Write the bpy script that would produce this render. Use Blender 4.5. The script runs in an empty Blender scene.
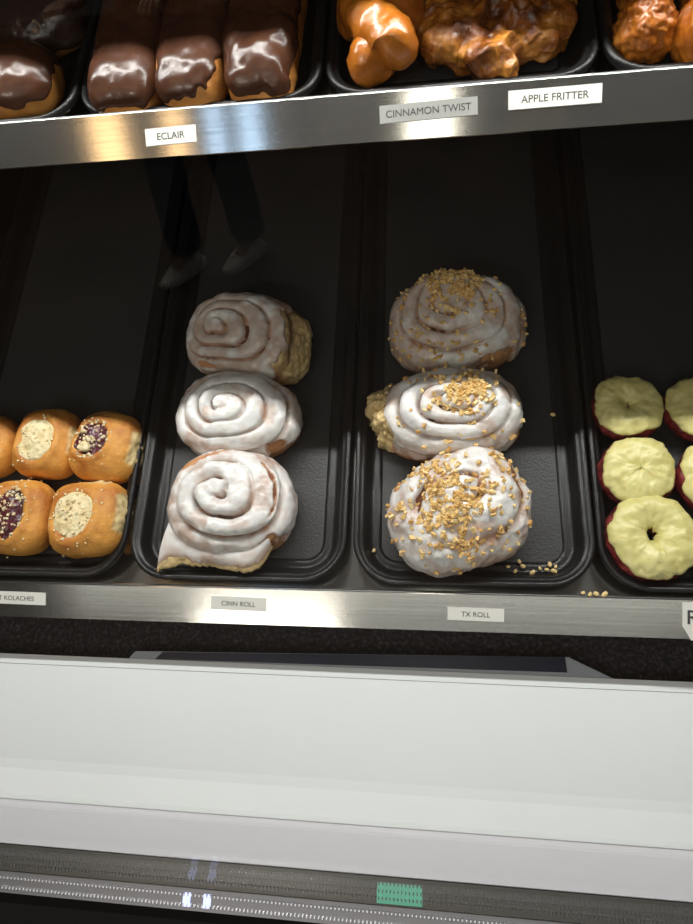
import bpy, bmesh, math, random
import numpy as np
from mathutils import Matrix, Vector, noise as mnoise

C = bpy.context.scene.collection
scene = bpy.context.scene
PI = math.pi

# ------------------------------------------------------------------ camera
# The shelves of the case slope towards the customer. The scene is laid out in the shelves' own
# frame (x along the shelf, y to the back, z off the shelf); the shop floor tilts against it.
SLOPE = math.radians(20)
ROOMM = Matrix.Rotation(-SLOPE, 4, 'X')    # the shop floor seen from the shelves' frame
CASE = Matrix.Identity(4)
cam_d = bpy.data.cameras.new('camera')
cam = bpy.data.objects.new('camera', cam_d)
C.objects.link(cam)
cam_d.sensor_fit = 'VERTICAL'
cam_d.sensor_height = 36.0
cam_d.sensor_width = 27.0
cam_d.lens = 640.0 / 924 * 36
cam_d.clip_start = 0.02
cam_d.clip_end = 60
rx = Vector((0.99056181, 0.04395466, -0.12982794))      # picture right
dn = Vector((-0.00256955, -0.94106598, -0.33821327))    # picture down
fw = Vector((-0.13704271, 0.33535475, -0.93207108))     # into the picture
cm = Matrix((( rx.x, -dn.x, -fw.x, 0.08369), (rx.y, -dn.y, -fw.y, -0.0890),
             ( rx.z, -dn.z, -fw.z, 0.604765), (0, 0, 0, 1)))
cam.matrix_world = CASE @ cm
scene.camera = cam

# ------------------------------------------------------------------ world, lights, exposure
w = bpy.data.worlds.new('room_ambient')
scene.world = w
w.use_nodes = True
bg = w.node_tree.nodes['Background']
bg.inputs[0].default_value = (0.95, 0.86, 0.78, 1)
bg.inputs[1].default_value = 0.055

def area(name, loc, target, sx, sy, power, col, case=True):
    d = bpy.data.lights.new(name, 'AREA')
    d.shape = 'RECTANGLE'; d.size = sx; d.size_y = sy; d.energy = power; d.color = col
    o = bpy.data.objects.new(name, d); C.objects.link(o)
    loc = Vector(loc); target = Vector(target)
    z = (loc - target).normalized()
    x = Vector((1, 0, 0)); x = (x - z * x.dot(z)).normalized(); y = z.cross(x)
    m = Matrix(((x.x, y.x, z.x, loc.x), (x.y, y.y, z.y, loc.y), (x.z, y.z, z.z, loc.z), (0, 0, 0, 1)))
    o.matrix_world = m if case else ROOMM @ m
    return o
# light strip under the top of the case
area('case_light_strip', (0, 0.483, 0.598), (0, 0.05, 0.0), 1.5, 0.014, 9.8, (1.0, 0.985, 0.965))
# added unseen lamps: a wide one for the lower rail, one for the person
area('room_fill_lamp', (-0.3, -2.15, 2.0), (-0.3, -2.10, 0), 3.6, 0.9, 11, (1.0, 0.96, 0.9), False)
area('room_fill_lamp', (-1.1, -3.5, 2.0), (-1.1, -3.4, 0), 1.0, 0.5, 42, (1.0, 0.9, 0.8), False)
area('front_fill_light', (-0.3, -4.6, 1.75), (-0.3, 0, 0.4), 4.2, 1.5, 16, (0.95, 0.98, 1.0), False)  # added unseen fill from the front for the labels and lower rail
# added unseen lamps that put the coloured streaks on the upper rail
area('streak_lamp', (0.07, -0.95, 2.0), (0.07, 0.2, 0.2), 0.16, 0.5, 1.3, (1.0, 0.92, 0.80), False)
area('streak_lamp', (-0.70, -0.95, 2.0), (-0.3, 0.2, 0.2), 0.05, 0.5, 0.28, (0.5, 0.7, 1.0), False)
area('streak_lamp', (-0.57, -0.95, 2.0), (-0.3, 0.2, 0.2), 0.07, 0.5, 0.36, (0.5, 0.7, 1.0), False)
area('streak_lamp', (-1.11, -0.95, 2.0), (-0.3, 0.2, 0.2), 0.11, 0.5, 0.75, (1.0, 0.62, 0.30), False)
area('streak_lamp', (-0.85, -0.95, 2.0), (-0.3, 0.2, 0.2), 0.07, 0.5, 0.42, (1.0, 0.62, 0.30), False)

scene.view_settings.view_transform = 'Standard'
scene.view_settings.look = 'None'
scene.view_settings.exposure = 0.0
scene.view_settings.gamma = 1.0
scene.view_settings.use_curve_mapping = False

# ------------------------------------------------------------------ helpers
ROOM = set()
def tag(o, label=None, cat=None, group=None, kind=None):
    if label: o['label'] = label
    if cat: o['category'] = cat
    if group: o['group'] = group
    if kind: o['kind'] = kind
    return o
def empty(name, loc=(0, 0, 0), rot=(0, 0, 0)):
    o = bpy.data.objects.new(name, None); C.objects.link(o)
    o.empty_display_size = 0.02
    o.location = loc; o.rotation_euler = rot
    return o
def mobj(name, verts, faces, mat, parent=None, smooth=True, attrs=None):
    me = bpy.data.meshes.new(name)
    me.from_pydata([tuple(map(float, v)) for v in verts], [], faces)
    me.validate()
    bm = bmesh.new(); bm.from_mesh(me); bmesh.ops.recalc_face_normals(bm, faces=bm.faces); bm.to_mesh(me); bm.free()
    if smooth: me.polygons.foreach_set('use_smooth', [True] * len(me.polygons))
    if attrs:
        for k, v in attrs.items():
            a = me.attributes.new(k, 'FLOAT', 'POINT'); a.data.foreach_set('value', np.asarray(v, dtype=np.float32))
    if mat: me.materials.append(mat)
    o = bpy.data.objects.new(name, me); C.objects.link(o)
    if parent: o.parent = parent
    return o
def bobj(name, bm, mat, parent=None, smooth=False):
    me = bpy.data.meshes.new(name); bm.to_mesh(me); bm.free()
    if smooth: me.polygons.foreach_set('use_smooth', [True] * len(me.polygons))
    me.materials.append(mat)
    o = bpy.data.objects.new(name, me); C.objects.link(o)
    if parent: o.parent = parent
    return o
def box_bm(c, s, bev=0.0, seg=2):
    bm = bmesh.new()
    bmesh.ops.create_cube(bm, size=1, matrix=Matrix.Translation(c) @ Matrix.Diagonal((s[0], s[1], s[2], 1)))
    if bev: bmesh.ops.bevel(bm, geom=bm.edges[:], offset=bev, segments=seg, affect='EDGES')
    return bm
def extrude_profile(name, prof, x0, x1, mat, parent=None, smooth=False):
    n = len(prof); vs = [(x0, p[0], p[1]) for p in prof] + [(x1, p[0], p[1]) for p in prof]
    fs = [(i, (i + 1) % n, n + (i + 1) % n, n + i) for i in range(n)] + [tuple(range(n)), tuple(range(2 * n - 1, n - 1, -1))]
    return mobj(name, vs, fs, mat, parent, smooth)

# vectorised value noise
def _h(ix, iy, iz, seed):
    n = (ix.astype(np.int64) * 374761393 + iy.astype(np.int64) * 668265263 + iz.astype(np.int64) * 2147483647 + seed * 974711)
    n = (n ^ (n >> 13)) * 1274126177
    n = n & 0x7fffffff
    n = ((n ^ (n >> 16)) * 1103515245 + 12345) & 0x7fffffff
    return n / 0x7fffffff * 2 - 1
def vnoise(x, y, z, seed=0):
    x, y, z = np.broadcast_arrays(np.asarray(x, float), np.asarray(y, float), np.asarray(z, float))
    ix, iy, iz = np.floor(x), np.floor(y), np.floor(z)
    fx, fy, fz = x - ix, y - iy, z - iz
    fx, fy, fz = [t * t * t * (t * (t * 6 - 15) + 10) for t in (fx, fy, fz)]
    r = 0
    for a in (0, 1):
        for b in (0, 1):
            for c in (0, 1):
                wgt = (fx if a else 1 - fx) * (fy if b else 1 - fy) * (fz if c else 1 - fz)
                r = r + wgt * _h(ix + a, iy + b, iz + c, seed)
    return r
def fbm(P, scale, seed=0, octv=3):
    r = 0; a = 1.0; s = scale
    for k in range(octv):
        r = r + a * vnoise(P[..., 0] * s + 31.7 * k, P[..., 1] * s + 7.3, P[..., 2] * s + 3.1, seed + k)
        a *= 0.5; s *= 2.05
    return r
def sstep(a, b, x):
    t = np.clip((x - a) / (b - a), 0, 1); return t * t * (3 - 2 * t)

# ------------------------------------------------------------------ materials
def mat_new(name):
    m = bpy.data.materials.new(name); m.use_nodes = True
    nt = m.node_tree; b = nt.nodes['Principled BSDF']
    return m, nt, b
def nd(nt, t, **kw):
    n = nt.nodes.new(t)
    for k, v in kw.items(): setattr(n, k, v)
    return n
def noise_node(nt, scale, detail=4, rough=0.55, vec=None):
    tc = nd(nt, 'ShaderNodeTexCoord'); n = nd(nt, 'ShaderNodeTexNoise')
    n.inputs['Scale'].default_value = scale; n.inputs['Detail'].default_value = detail; n.inputs['Roughness'].default_value = rough
    if vec:
        mp = nd(nt, 'ShaderNodeMapping'); mp.inputs['Scale'].default_value = vec
        nt.links.new(tc.outputs['Object'], mp.inputs[0]); nt.links.new(mp.outputs[0], n.inputs['Vector'])
    else: nt.links.new(tc.outputs['Object'], n.inputs['Vector'])
    return n
def ramp(nt, src, stops):
    r = nd(nt, 'ShaderNodeValToRGB'); e = r.color_ramp.elements
    while len(e) < len(stops): e.new(0.5)
    for i, (p, c) in enumerate(stops): e[i].position = p; e[i].color = (*c, 1) if len(c) == 3 else c
    nt.links.new(src, r.inputs[0]); return r
def bump(nt, src, b, dist, strength=1.0):
    n = nd(nt, 'ShaderNodeBump'); n.inputs['Distance'].default_value = dist; n.inputs['Strength'].default_value = strength
    nt.links.new(src, n.inputs['Height']); nt.links.new(n.outputs[0], b.inputs['Normal']); return n
def simple(name, col, rough=0.5, metal=0.0, nscale=None, stops=None, bdist=0.0, bscale=None, coat=0.0, sss=0.0, vec=None, spec=0.5):
    m, nt, b = mat_new(name)
    b.inputs['Base Color'].default_value = (*col, 1); b.inputs['Roughness'].default_value = rough; b.inputs['Metallic'].default_value = metal
    b.inputs['Specular IOR Level'].default_value = spec
    if coat: b.inputs['Coat Weight'].default_value = coat; b.inputs['Coat Roughness'].default_value = 0.15
    if sss:
        b.inputs['Subsurface Weight'].default_value = sss; b.inputs['Subsurface Scale'].default_value = 0.004
        b.inputs['Subsurface Radius'].default_value = (1, 0.6, 0.4)
    if nscale:
        n = noise_node(nt, nscale, vec=vec); r = ramp(nt, n.outputs['Fac'], stops); nt.links.new(r.outputs[0], b.inputs['Base Color'])
    if bdist:
        n2 = noise_node(nt, bscale, detail=5, vec=vec); bump(nt, n2.outputs['Fac'], b, bdist)
    return m

def icing_mat(name, white, thin, crack=None):
    m, nt, b = mat_new(name)
    a = nd(nt, 'ShaderNodeAttribute', attribute_name='thin')
    n = noise_node(nt, 90, 4)
    ad = nd(nt, 'ShaderNodeMath', operation='MULTIPLY_ADD'); nt.links.new(n.outputs['Fac'], ad.inputs[0]); ad.inputs[1].default_value = 0.5
    nt.links.new(a.outputs['Fac'], ad.inputs[2])
    r = ramp(nt, ad.outputs[0], [(0.28, white), (0.62, tuple(0.55 * x + 0.45 * y for x, y in zip(white, thin))), (1.1 if False else 1.0, thin)])
    nt.links.new(r.outputs[0], b.inputs['Base Color'])
    b.inputs['Roughness'].default_value = 0.24
    b.inputs['Subsurface Weight'].default_value = 0.25; b.inputs['Subsurface Scale'].default_value = 0.003
    b.inputs['Subsurface Radius'].default_value = (1, 0.8, 0.6)
    n2 = noise_node(nt, 260, 4); bump(nt, n2.outputs['Fac'], b, 0.0006)
    return m
M_icing = icing_mat('white_sugar_icing', (0.755, 0.745, 0.73), (0.48, 0.30, 0.21))
def dough_mat(name, base, pale, dark):
    m, nt, b = mat_new(name)
    a = nd(nt, 'ShaderNodeAttribute', attribute_name='torn')
    n = noise_node(nt, 32, 5)
    r = ramp(nt, n.outputs['Fac'], [(0.36, dark), (0.52, base), (0.72, tuple(min(1, 1.25 * x) for x in base))])
    n3 = noise_node(nt, 160, 5)
    r3 = ramp(nt, n3.outputs['Fac'], [(0.3, tuple(0.6 * x for x in pale)), (0.55, pale)])
    mx = nd(nt, 'ShaderNodeMix', data_type='RGBA')
    nt.links.new(a.outputs['Fac'], mx.inputs[0]); nt.links.new(r.outputs[0], mx.inputs[6]); nt.links.new(r3.outputs[0], mx.inputs[7])
    a2 = nd(nt, 'ShaderNodeAttribute', attribute_name='filling'); mx2 = nd(nt, 'ShaderNodeMix', data_type='RGBA'); nt.links.new(a2.outputs['Fac'], mx2.inputs[0]); nt.links.new(mx.outputs[2], mx2.inputs[6]); mx2.inputs[7].default_value = (0.13, 0.045, 0.02, 1)  # groove brown: cinnamon with the shade of the groove mixed in
    nt.links.new(mx2.outputs[2], b.inputs['Base Color'])
    b.inputs['Roughness'].default_value = 0.55
    n2 = noise_node(nt, 300, 5); bump(nt, n2.outputs['Fac'], b, 0.0008)
    return m
M_dough = dough_mat('baked_cinnamon_dough', (0.50, 0.24, 0.10), (0.74, 0.55, 0.26), (0.24, 0.08, 0.03))
M_kol = dough_mat('golden_sweet_bread', (0.64, 0.29, 0.050), (0.74, 0.57, 0.28), (0.47, 0.16, 0.020))
def nut_mat():
    m, nt, b = mat_new('toasted_chopped_nuts')
    a = nd(nt, 'ShaderNodeAttribute', attribute_name='tint')
    r = ramp(nt, a.outputs['Fac'], [(0.0, (0.56, 0.30, 0.09)), (0.4, (0.76, 0.50, 0.18)), (1.0, (0.88, 0.68, 0.33))])
    nt.links.new(r.outputs[0], b.inputs['Base Color']); b.inputs['Roughness'].default_value = 0.45
    return m
M_nut = nut_mat()
M_tray = simple('black_moulded_plastic', (0.009, 0.0095, 0.010), 0.32, bdist=0.0003, bscale=700, spec=0.45)
M_trayfloor = simple('black_pebbled_plastic', (0.026, 0.0265, 0.027), 0.45, bdist=0.0006, bscale=420, spec=0.45)
def steel(name, col, rough, aniso):
    m, nt, b = mat_new(name)
    b.inputs['Metallic'].default_value = 1.0
    n = noise_node(nt, 1, 6, 0.7, vec=(4, 500, 500)); r = ramp(nt, n.outputs['Fac'], [(0.3, tuple(0.78 * c for c in col)), (0.7, col)])
    nt.links.new(r.outputs[0], b.inputs['Base Color'])
    b.inputs['Roughness'].default_value = rough
    b.inputs['Anisotropic'].default_value = aniso
    cv = nd(nt, 'ShaderNodeCombineXYZ'); cv.inputs[0].default_value = 1; b.inputs['Anisotropic Rotation'].default_value = 0.25
    nt.links.new(cv.outputs[0], b.inputs['Tangent'])
    return m
M_steel = steel('brushed_stainless_steel', (0.70, 0.685, 0.66), 0.15, 0.85)
M_bead = steel('darkened_steel_edge', (0.26, 0.255, 0.25), 0.5, 0.0)  # darker, rougher steel so the light strip glints less on the bead
M_white = simple('white_enamelled_metal', (0.70, 0.72, 0.69), 0.38, nscale=3, stops=[(0.3, (0.80, 0.825, 0.835)), (0.7, (0.83, 0.855, 0.865))])
M_whiteledge = simple('white_painted_aluminium', (0.74, 0.74, 0.76), 0.3, nscale=5, stops=[(0.3, (0.76, 0.75, 0.80)), (0.7, (0.82, 0.81, 0.86))], bdist=0.0002, bscale=200, vec=(0.1, 1, 1))
M_seam = simple('dark_joint_sealant', (0.16, 0.16, 0.15), 0.7)
M_blackmat = simple('black_speckled_matting', (0.02, 0.017, 0.02), 0.85, nscale=260, stops=[(0.45, (0.010, 0.009, 0.011)), (0.62, (0.045, 0.036, 0.044)), (0.78, (0.13, 0.11, 0.12))], bdist=0.003, bscale=300)
M_black = simple('matt_black_panel', (0.008, 0.008, 0.008), 0.7, spec=0.1)
M_channel = simple('dark_grey_glazing_channel', (0.10, 0.095, 0.085), 0.35, metal=0.6, bdist=0.0002, bscale=150)
M_channelrib = simple('grey_channel_ribs', (0.16, 0.155, 0.15), 0.3, metal=0.8)
M_perf = simple('grey_metal_strip', (0.26, 0.26, 0.27), 0.35, metal=0.8)
M_dot = simple('bright_metal_studs', (0.85, 0.86, 0.9), 0.2, metal=0.9)
M_label = simple('white_label_tape', (0.80, 0.79, 0.74), 0.45)
M_labelg = simple('grey_label_tape', (0.36, 0.36, 0.34), 0.4)
M_ink = simple('black_label_print', (0.05, 0.05, 0.05), 0.6)
M_residue = simple('faded_adhesive_patch', (0.30, 0.27, 0.22), 0.5)
M_choc = simple('glossy_chocolate_icing', (0.11, 0.045, 0.025), 0.24, nscale=30, stops=[(0.3, (0.050, 0.020, 0.011)), (0.7, (0.090, 0.036, 0.019))], bdist=0.0006, bscale=60, coat=0.05, spec=0.35)
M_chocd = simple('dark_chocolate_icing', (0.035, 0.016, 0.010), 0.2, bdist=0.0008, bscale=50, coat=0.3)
M_eclair = simple('golden_fried_dough', (0.55, 0.22, 0.05), 0.5, nscale=50, stops=[(0.3, (0.36, 0.12, 0.02)), (0.65, (0.62, 0.27, 0.06))], bdist=0.001, bscale=150)
M_glaze = simple('shiny_glazed_dough', (0.66, 0.26, 0.035), 0.25, nscale=40, stops=[(0.3, (0.36, 0.09, 0.008)), (0.7, (0.58, 0.20, 0.022))], bdist=0.0015, bscale=90, coat=0.6, sss=0.15)
M_fritter = simple('dark_glazed_fritter_dough', (0.30, 0.10, 0.02), 0.2, nscale=45, stops=[(0.36, (0.09, 0.026, 0.006)), (0.5, (0.28, 0.085, 0.012)), (0.66, (0.62, 0.26, 0.045))], bdist=0.002, bscale=170, coat=0.4)
M_yellow = simple('pale_yellow_icing', (0.68, 0.63, 0.26), 0.33, nscale=60, stops=[(0.3, (0.58, 0.52, 0.18)), (0.7, (0.72, 0.66, 0.30))], bdist=0.001, bscale=110, sss=0.2)
M_red = simple('dark_red_cake_dough', (0.25, 0.02, 0.02), 0.45, nscale=60, stops=[(0.35, (0.035, 0.006, 0.006)), (0.55, (0.15, 0.010, 0.013)), (0.75, (0.36, 0.06, 0.05))], bdist=0.002, bscale=160)
M_cream = simple('pale_cream_cheese_filling', (0.78, 0.68, 0.38), 0.5, nscale=120, stops=[(0.3, (0.72, 0.56, 0.27)), (0.6, (0.86, 0.74, 0.46))], bdist=0.002, bscale=230, sss=0.2)
M_berry = simple('dark_berry_jam_filling', (0.05, 0.008, 0.015), 0.15, nscale=90, stops=[(0.35, (0.025, 0.006, 0.010)), (0.7, (0.12, 0.010, 0.022))], bdist=0.003, bscale=150, coat=0.5)
M_redjam = simple('bright_red_jam_filling', (0.35, 0.02, 0.03), 0.15, nscale=90, stops=[(0.35, (0.18, 0.01, 0.02)), (0.7, (0.42, 0.03, 0.04))], bdist=0.003, bscale=150, coat=0.5)
M_crumb = simple('pale_streusel_crumbs', (0.80, 0.68, 0.40), 0.6, nscale=200, stops=[(0.3, (0.66, 0.50, 0.24)), (0.6, (0.84, 0.74, 0.48))])
M_board = simple('pale_blue_grey_board', (0.42, 0.45, 0.50), 0.35)
M_navy = simple('dark_navy_card', (0.018, 0.022, 0.05), 0.3)
M_floor = simple('dark_brown_shop_floor', (0.07, 0.045, 0.03), 0.5, nscale=2, stops=[(0.3, (0.062, 0.040, 0.027)), (0.7, (0.105, 0.068, 0.047))])

def glass_mat():
    m = bpy.data.materials.new('clear_case_glass'); m.use_nodes = True; nt = m.node_tree; nt.nodes.clear()
    o = nd(nt, 'ShaderNodeOutputMaterial'); mx = nd(nt, 'ShaderNodeMixShader'); t = nd(nt, 'ShaderNodeBsdfTransparent'); g = nd(nt, 'ShaderNodeBsdfGlossy')
    g.inputs['Roughness'].default_value = 0.0; lw = nd(nt, 'ShaderNodeLayerWeight'); lw.inputs[0].default_value = 0.5; pw = nd(nt, 'ShaderNodeMath', operation='POWER'); pw.inputs[1].default_value = 5.0; nt.links.new(lw.outputs['Facing'], pw.inputs[0])
    f = nd(nt, 'ShaderNodeMath', operation='MULTIPLY_ADD'); f.inputs[1].default_value = 0.22; f.inputs[2].default_value = 0.04; nt.links.new(pw.outputs[0], f.inputs[0])
    t.inputs[0].default_value = (0.99, 1.0, 0.99, 1)
    nt.links.new(f.outputs[0], mx.inputs[0]); nt.links.new(t.outputs[0], mx.inputs[1]); nt.links.new(g.outputs[0], mx.inputs[2]); nt.links.new(mx.outputs[0], o.inputs[0])
    return m
M_glass = glass_mat()
def emit(name, col, s):
    m, nt, b = mat_new(name); b.inputs['Base Color'].default_value = (*col, 1)
    b.inputs['Emission Color'].default_value = (*col, 1); b.inputs['Emission Strength'].default_value = s; return m

# ------------------------------------------------------------------ the case
XW = 0.78
A = math.radians(30)
A_LOW = math.radians(20)
def rail_axes(a): return Vector((0, -math.cos(a), -math.sin(a))), Vector((0, -math.sin(a), math.cos(a)))   # down the rail, out of the rail
def shelf(name, y0, z0, y1, lip, label, group=None, drop=0.0, ang=A):
    DN, NN = rail_axes(ang); t = 0.0015
    o = Vector((0, y0, z0))
    e = o + DN * lip
    def q(v): return (v.y, v.z)
    prof = [(y1, z0 - drop), (y0 + 0.005, z0 - drop), (y0 + 0.0022, z0 - 0.001), q(o + Vector((0, 0.0008, 0))), q(o + DN * 0.0006), q(e), q(e - NN * t + DN * 0.0003), q(e - NN * t - DN * 0.001), q(o + DN * 0.0003 - NN * 0.003), (y0 + 0.0035, z0 - 0.003 - drop), (y1, z0 - 0.003 - drop)]
    r = empty(name, (0, y0, z0))
    s = extrude_profile('shelf_plate', [(a - y0, b - z0) for a, b in prof], -XW, XW, M_steel, r)
    # rounded bead along the front edge
    ring = [(0.0005 + 0.0010 * math.cos(k / 10 * 2 * PI), -0.0009 + 0.0010 * math.sin(k / 10 * 2 * PI)) for k in range(10)]
    extrude_profile('front_bead', ring, -XW, XW, M_bead, r, True)
    tag(r, label, 'shelf', group)
    return r
LOW = Vector((0, -0.0036, 0.018)); UPP = Vector((0, 0.311, 0.268))
shelf('display_shelf', LOW.y, LOW.z, 0.74, 0.0336, 'lower stainless steel display shelf under the trays of cinnamon rolls', ang=A_LOW, drop=0.018)
shelf('display_shelf', UPP.y, UPP.z, 0.74, 0.0330, 'upper stainless steel display shelf carrying eclairs, a cinnamon twist and an apple fritter', drop=0.024)
shelf('display_shelf', 0.433, 0.445, 0.74, 0.020, 'topmost steel display shelf above the eclairs, just out of the picture')
tag(extrude_profile('wall_back', [(0.745, -0.12), (0.77, -0.12), (0.77, 0.66), (0.745, 0.66)], -0.8, 0.8, M_black), kind='structure')
tag(extrude_profile('ceiling', [(0.34, 0.64), (0.77, 0.64), (0.77, 0.66), (0.34, 0.66)], -0.8, 0.8, M_black), kind='structure')
tag(extrude_profile('window_2', [(0.03, 0.648), (0.339, 0.648), (0.339, 0.654), (0.03, 0.654)], -0.775, 0.775, M_glass), kind='structure')
for s, nm in ((-1, 'wall_left'), (1, 'wall_right')):
    tag(extrude_profile(nm, [(-0.24, -0.12), (0.745, -0.12), (0.745, 0.64), (0.05, 0.64)], s * 0.79 - 0.006, s * 0.79 + 0.006, M_black), kind='structure')
# floor of the case below the lower shelf
_before = set(C.objects)
tag(extrude_profile('floor', [(-0.0788, -0.064), (0.745, -0.064), (0.745, -0.057), (-0.0788, -0.057)], -XW, XW, M_blackmat), kind='structure')
# white deck in front of the shelves
dk = empty('case_deck', (0, -0.07, -0.075))
def sh(p): return [(a + 0.07, b + 0.075) for a, b in p]
extrude_profile('deck_panel', sh([(-0.0793, -0.045), (-0.0793, -0.073), (-0.2024, -0.073), (-0.2024, -0.045)]), -XW, XW, M_white, dk)
extrude_profile('rear_edge_strip', sh([(-0.0696, -0.0452), (-0.0696, -0.073), (-0.0788, -0.073), (-0.0788, -0.0452)]), -XW, XW, M_white, dk)
extrude_profile('joint', sh([(-0.0787, -0.0458), (-0.0787, -0.065), (-0.0794, -0.065), (-0.0794, -0.0458)]), -XW, XW, M_seam, dk)
tag(dk, 'long white enamelled deck panel below the lower shelf', 'deck panel')
sl = extrude_profile('front_ledge', [(-0.2028, -0.046), (-0.2028, -0.073), (-0.2402, -0.073), (-0.2406, -0.0475), (-0.2397, -0.046)], -XW, XW, M_whiteledge)
tag(sl, 'shiny off-white painted ledge between the white deck and the glass channel', 'ledge')
# glazing channel and studded strip
ch = empty('glazing_channel', (0, -0.2411, -0.075))
def sh2(p): return [(a + 0.2411, b + 0.075) for a, b in p]
extrude_profile('channel', sh2([(-0.2412, -0.0465), (-0.2412, -0.073), (-0.2628, -0.073), (-0.2628, -0.0485), (-0.2619, -0.0475)]), -XW, XW, M_channel, ch)
def studs(name, rows, z, x0, x1, step, sx, sy, sz, mat, parent):
    bm = bmesh.new()
    for y in rows:
        n = int((x1 - x0) / step)
        for k in range(n):
            x = x0 + k * step
            vs = [bm.verts.new((x + dx * sx, y + dy * sy, z)) for dx, dy in ((-1, -1), (1, -1), (1, 1), (-1, 1))]
            vt = [bm.verts.new((x + dx * sx * .5, y + dy * sy * .5, z + sz)) for dx, dy in ((-1, -1), (1, -1), (1, 1), (-1, 1))]
            bm.faces.new(vt)
            for i in range(4): bm.faces.new((vs[i], vs[(i + 1) % 4], vt[(i + 1) % 4], vt[i]))
    return bobj(name, bm, mat, parent)
st = studs('ribs', [-0.0052, -0.0107, -0.0162], 0.0272, -0.5, 0.45, 0.0033, 0.0010, 0.0018, 0.0014, M_channelrib, ch); st['kind'] = 'stuff'
tag(ch, 'dark grey ribbed channel holding the foot of the front glass', 'channel')
ps = empty('studded_strip', (0, -0.2632, -0.075))
extrude_profile('strip', [(-0.0002, 0.002), (-0.0002, 0.0255), (-0.0172, 0.0255), (-0.0180, 0.002)], -XW, XW, M_perf, ps)
st = studs('studs', [-0.0050, -0.0130], 0.0255, -0.5, 0.45, 0.0035, 0.0012, 0.0017, 0.0014, M_dot, ps); st['kind'] = 'stuff'
tag(ps, 'bright metal strip with two rows of small raised studs below the glass', 'metal strip')
tag(extrude_profile('trim_1', [(-0.2817, -0.058), (-0.2817, -0.12), (-0.3279, -0.12), (-0.3279, -0.058)], -XW, XW, M_black), kind='structure')
tag(extrude_profile('trim_2', [(-0.3283, -0.054), (-0.3283, -0.12), (-0.37, -0.12), (-0.37, -0.054)], -XW, XW, M_white), kind='structure')
# added glowing patches; the green one stands in for a sign's reflection
M_green = emit('glowing_green_patch', (0.10, 0.40, 0.27), 0.22)
M_blue = emit('glowing_blue_white_patch', (0.55, 0.62, 1.0), 0.9)
def add_glow(x, y, z, sx, sy, m, lab):
    g_ = empty('glow_patch', (x, y, z)); bobj('lens', box_bm((0, 0, 0.0004), (sx, sy, 0.0008), 0.0003), m, g_); tag(g_, lab, 'glow patch')
add_glow(0.0525, -0.2522, -0.0475, 0.039, 0.0175, M_green, 'small green glowing patch for a sign reflection in the ribbed channel')
add_glow(-0.1370, -0.2722, -0.0495, 0.007, 0.0110, M_blue, 'small blue-white glowing patch added on the studded strip, left one')
add_glow(-0.1180, -0.2722, -0.0495, 0.007, 0.0110, M_blue, 'small blue-white glowing patch added on the studded strip, right one')
# front glass
gl = math.radians(68)
gb = Vector((0, -0.2545, -0.0450)); gd = Vector((0, math.cos(gl), math.sin(gl))); gn = Vector((0, -math.sin(gl), math.cos(gl)))
gt = gb + gd * 0.745
pf = [gb, gt, gt + gn * 0.005, gb + gn * 0.005]
tag(extrude_profile('window_1', [(p.y, p.z) for p in pf], -0.775, 0.775, M_glass), kind='structure')

# flat grey board with dark card lying behind the deck edge
bd = empty('flat_board', (0.0, -0.0622, -0.0565))
FQ = [(3, 2, 1, 0), (4, 5, 6, 7), (0, 1, 5, 4), (1, 2, 6, 5), (2, 3, 7, 6), (3, 0, 4, 7)]
mobj('board', [(x, y, z) for z in (0.0, 0.0107) for x, y in ((-0.224, -0.0072), (0.244, -0.0072), (0.206, 0.0100), (-0.218, 0.000))], FQ, M_board, bd, False)
mobj('card', [(x, y, z) for z in (0.0108, 0.0114) for x, y in ((-0.196, -0.0070), (0.204, -0.0037), (0.203, 0.0098), (-0.189, 0.000))], FQ, M_navy, bd, False)
tag(bd, 'thin grey board topped by dark navy card behind the white deck', 'board')
# height of the deck level below the shelves
for o in [o for o in C.objects if o not in _before and o.parent is None]:
    o.location = o.location + Vector((0, 0.0010, 0.008))

# ------------------------------------------------------------------ labels on the price rails
def lettering(text, size, mat, parent, loc, xs=1.0, bold=0.0):
    cu = bpy.data.curves.new('lettering', 'FONT'); cu.body = text; cu.size = size; cu.align_x = 'CENTER'; cu.align_y = 'CENTER'
    cu.extrude = 0.00008; cu.offset = bold
    to = bpy.data.objects.new('tmp', cu); C.objects.link(to)
    bpy.context.view_layer.update()
    me = bpy.data.meshes.new_from_object(to.evaluated_get(bpy.context.evaluated_depsgraph_get()))
    bpy.data.objects.remove(to)
    me.materials.clear(); me.materials.append(mat)
    o = bpy.data.objects.new('lettering', me); C.objects.link(o); o.parent = parent; o.location = loc; o.scale = (xs, 1, 1)
    return o
def rail_label(origin, x, s, wd, ht, text, size, label, mat=None, rot=0.0, xs=1.0, name='shelf_label', group='shelf labels'):
    ang = A_LOW if origin is LOW else A
    DN, NN = rail_axes(ang)
    p = origin + DN * s + NN * 0.0001 + Vector((x, 0, 0))
    r = empty(name, p, (0, 0, 0))
    # local axes: x right, y up the rail, z out of the rail
    r.matrix_world = Matrix.Translation(p) @ Matrix.Rotation(ang, 4, 'X') @ Matrix.Rotation(rot, 4, 'Z')
    bobj('tape', box_bm((0, 0, 0.0003), (wd, ht, 0.0006)), mat or M_label, r)
    if text: lettering(text, size, M_ink, r, (0, -0.0003, 0.00068), xs, 0.0)
    tag(r, label, 'label', group)
    return r
rail_label(UPP, -0.1111, 0.0186, 0.0395, 0.0120, 'ECLAIR', 0.0068, 'small white ECLAIR label on the upper shelf rail', rot=0.02)
rail_label(UPP, 0.0795, 0.0150, 0.0685, 0.0118, 'CINNAMON TWIST', 0.0068, 'greyish CINNAMON TWIST label on the upper shelf rail', rot=0.02, mat=M_labelg)
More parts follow.
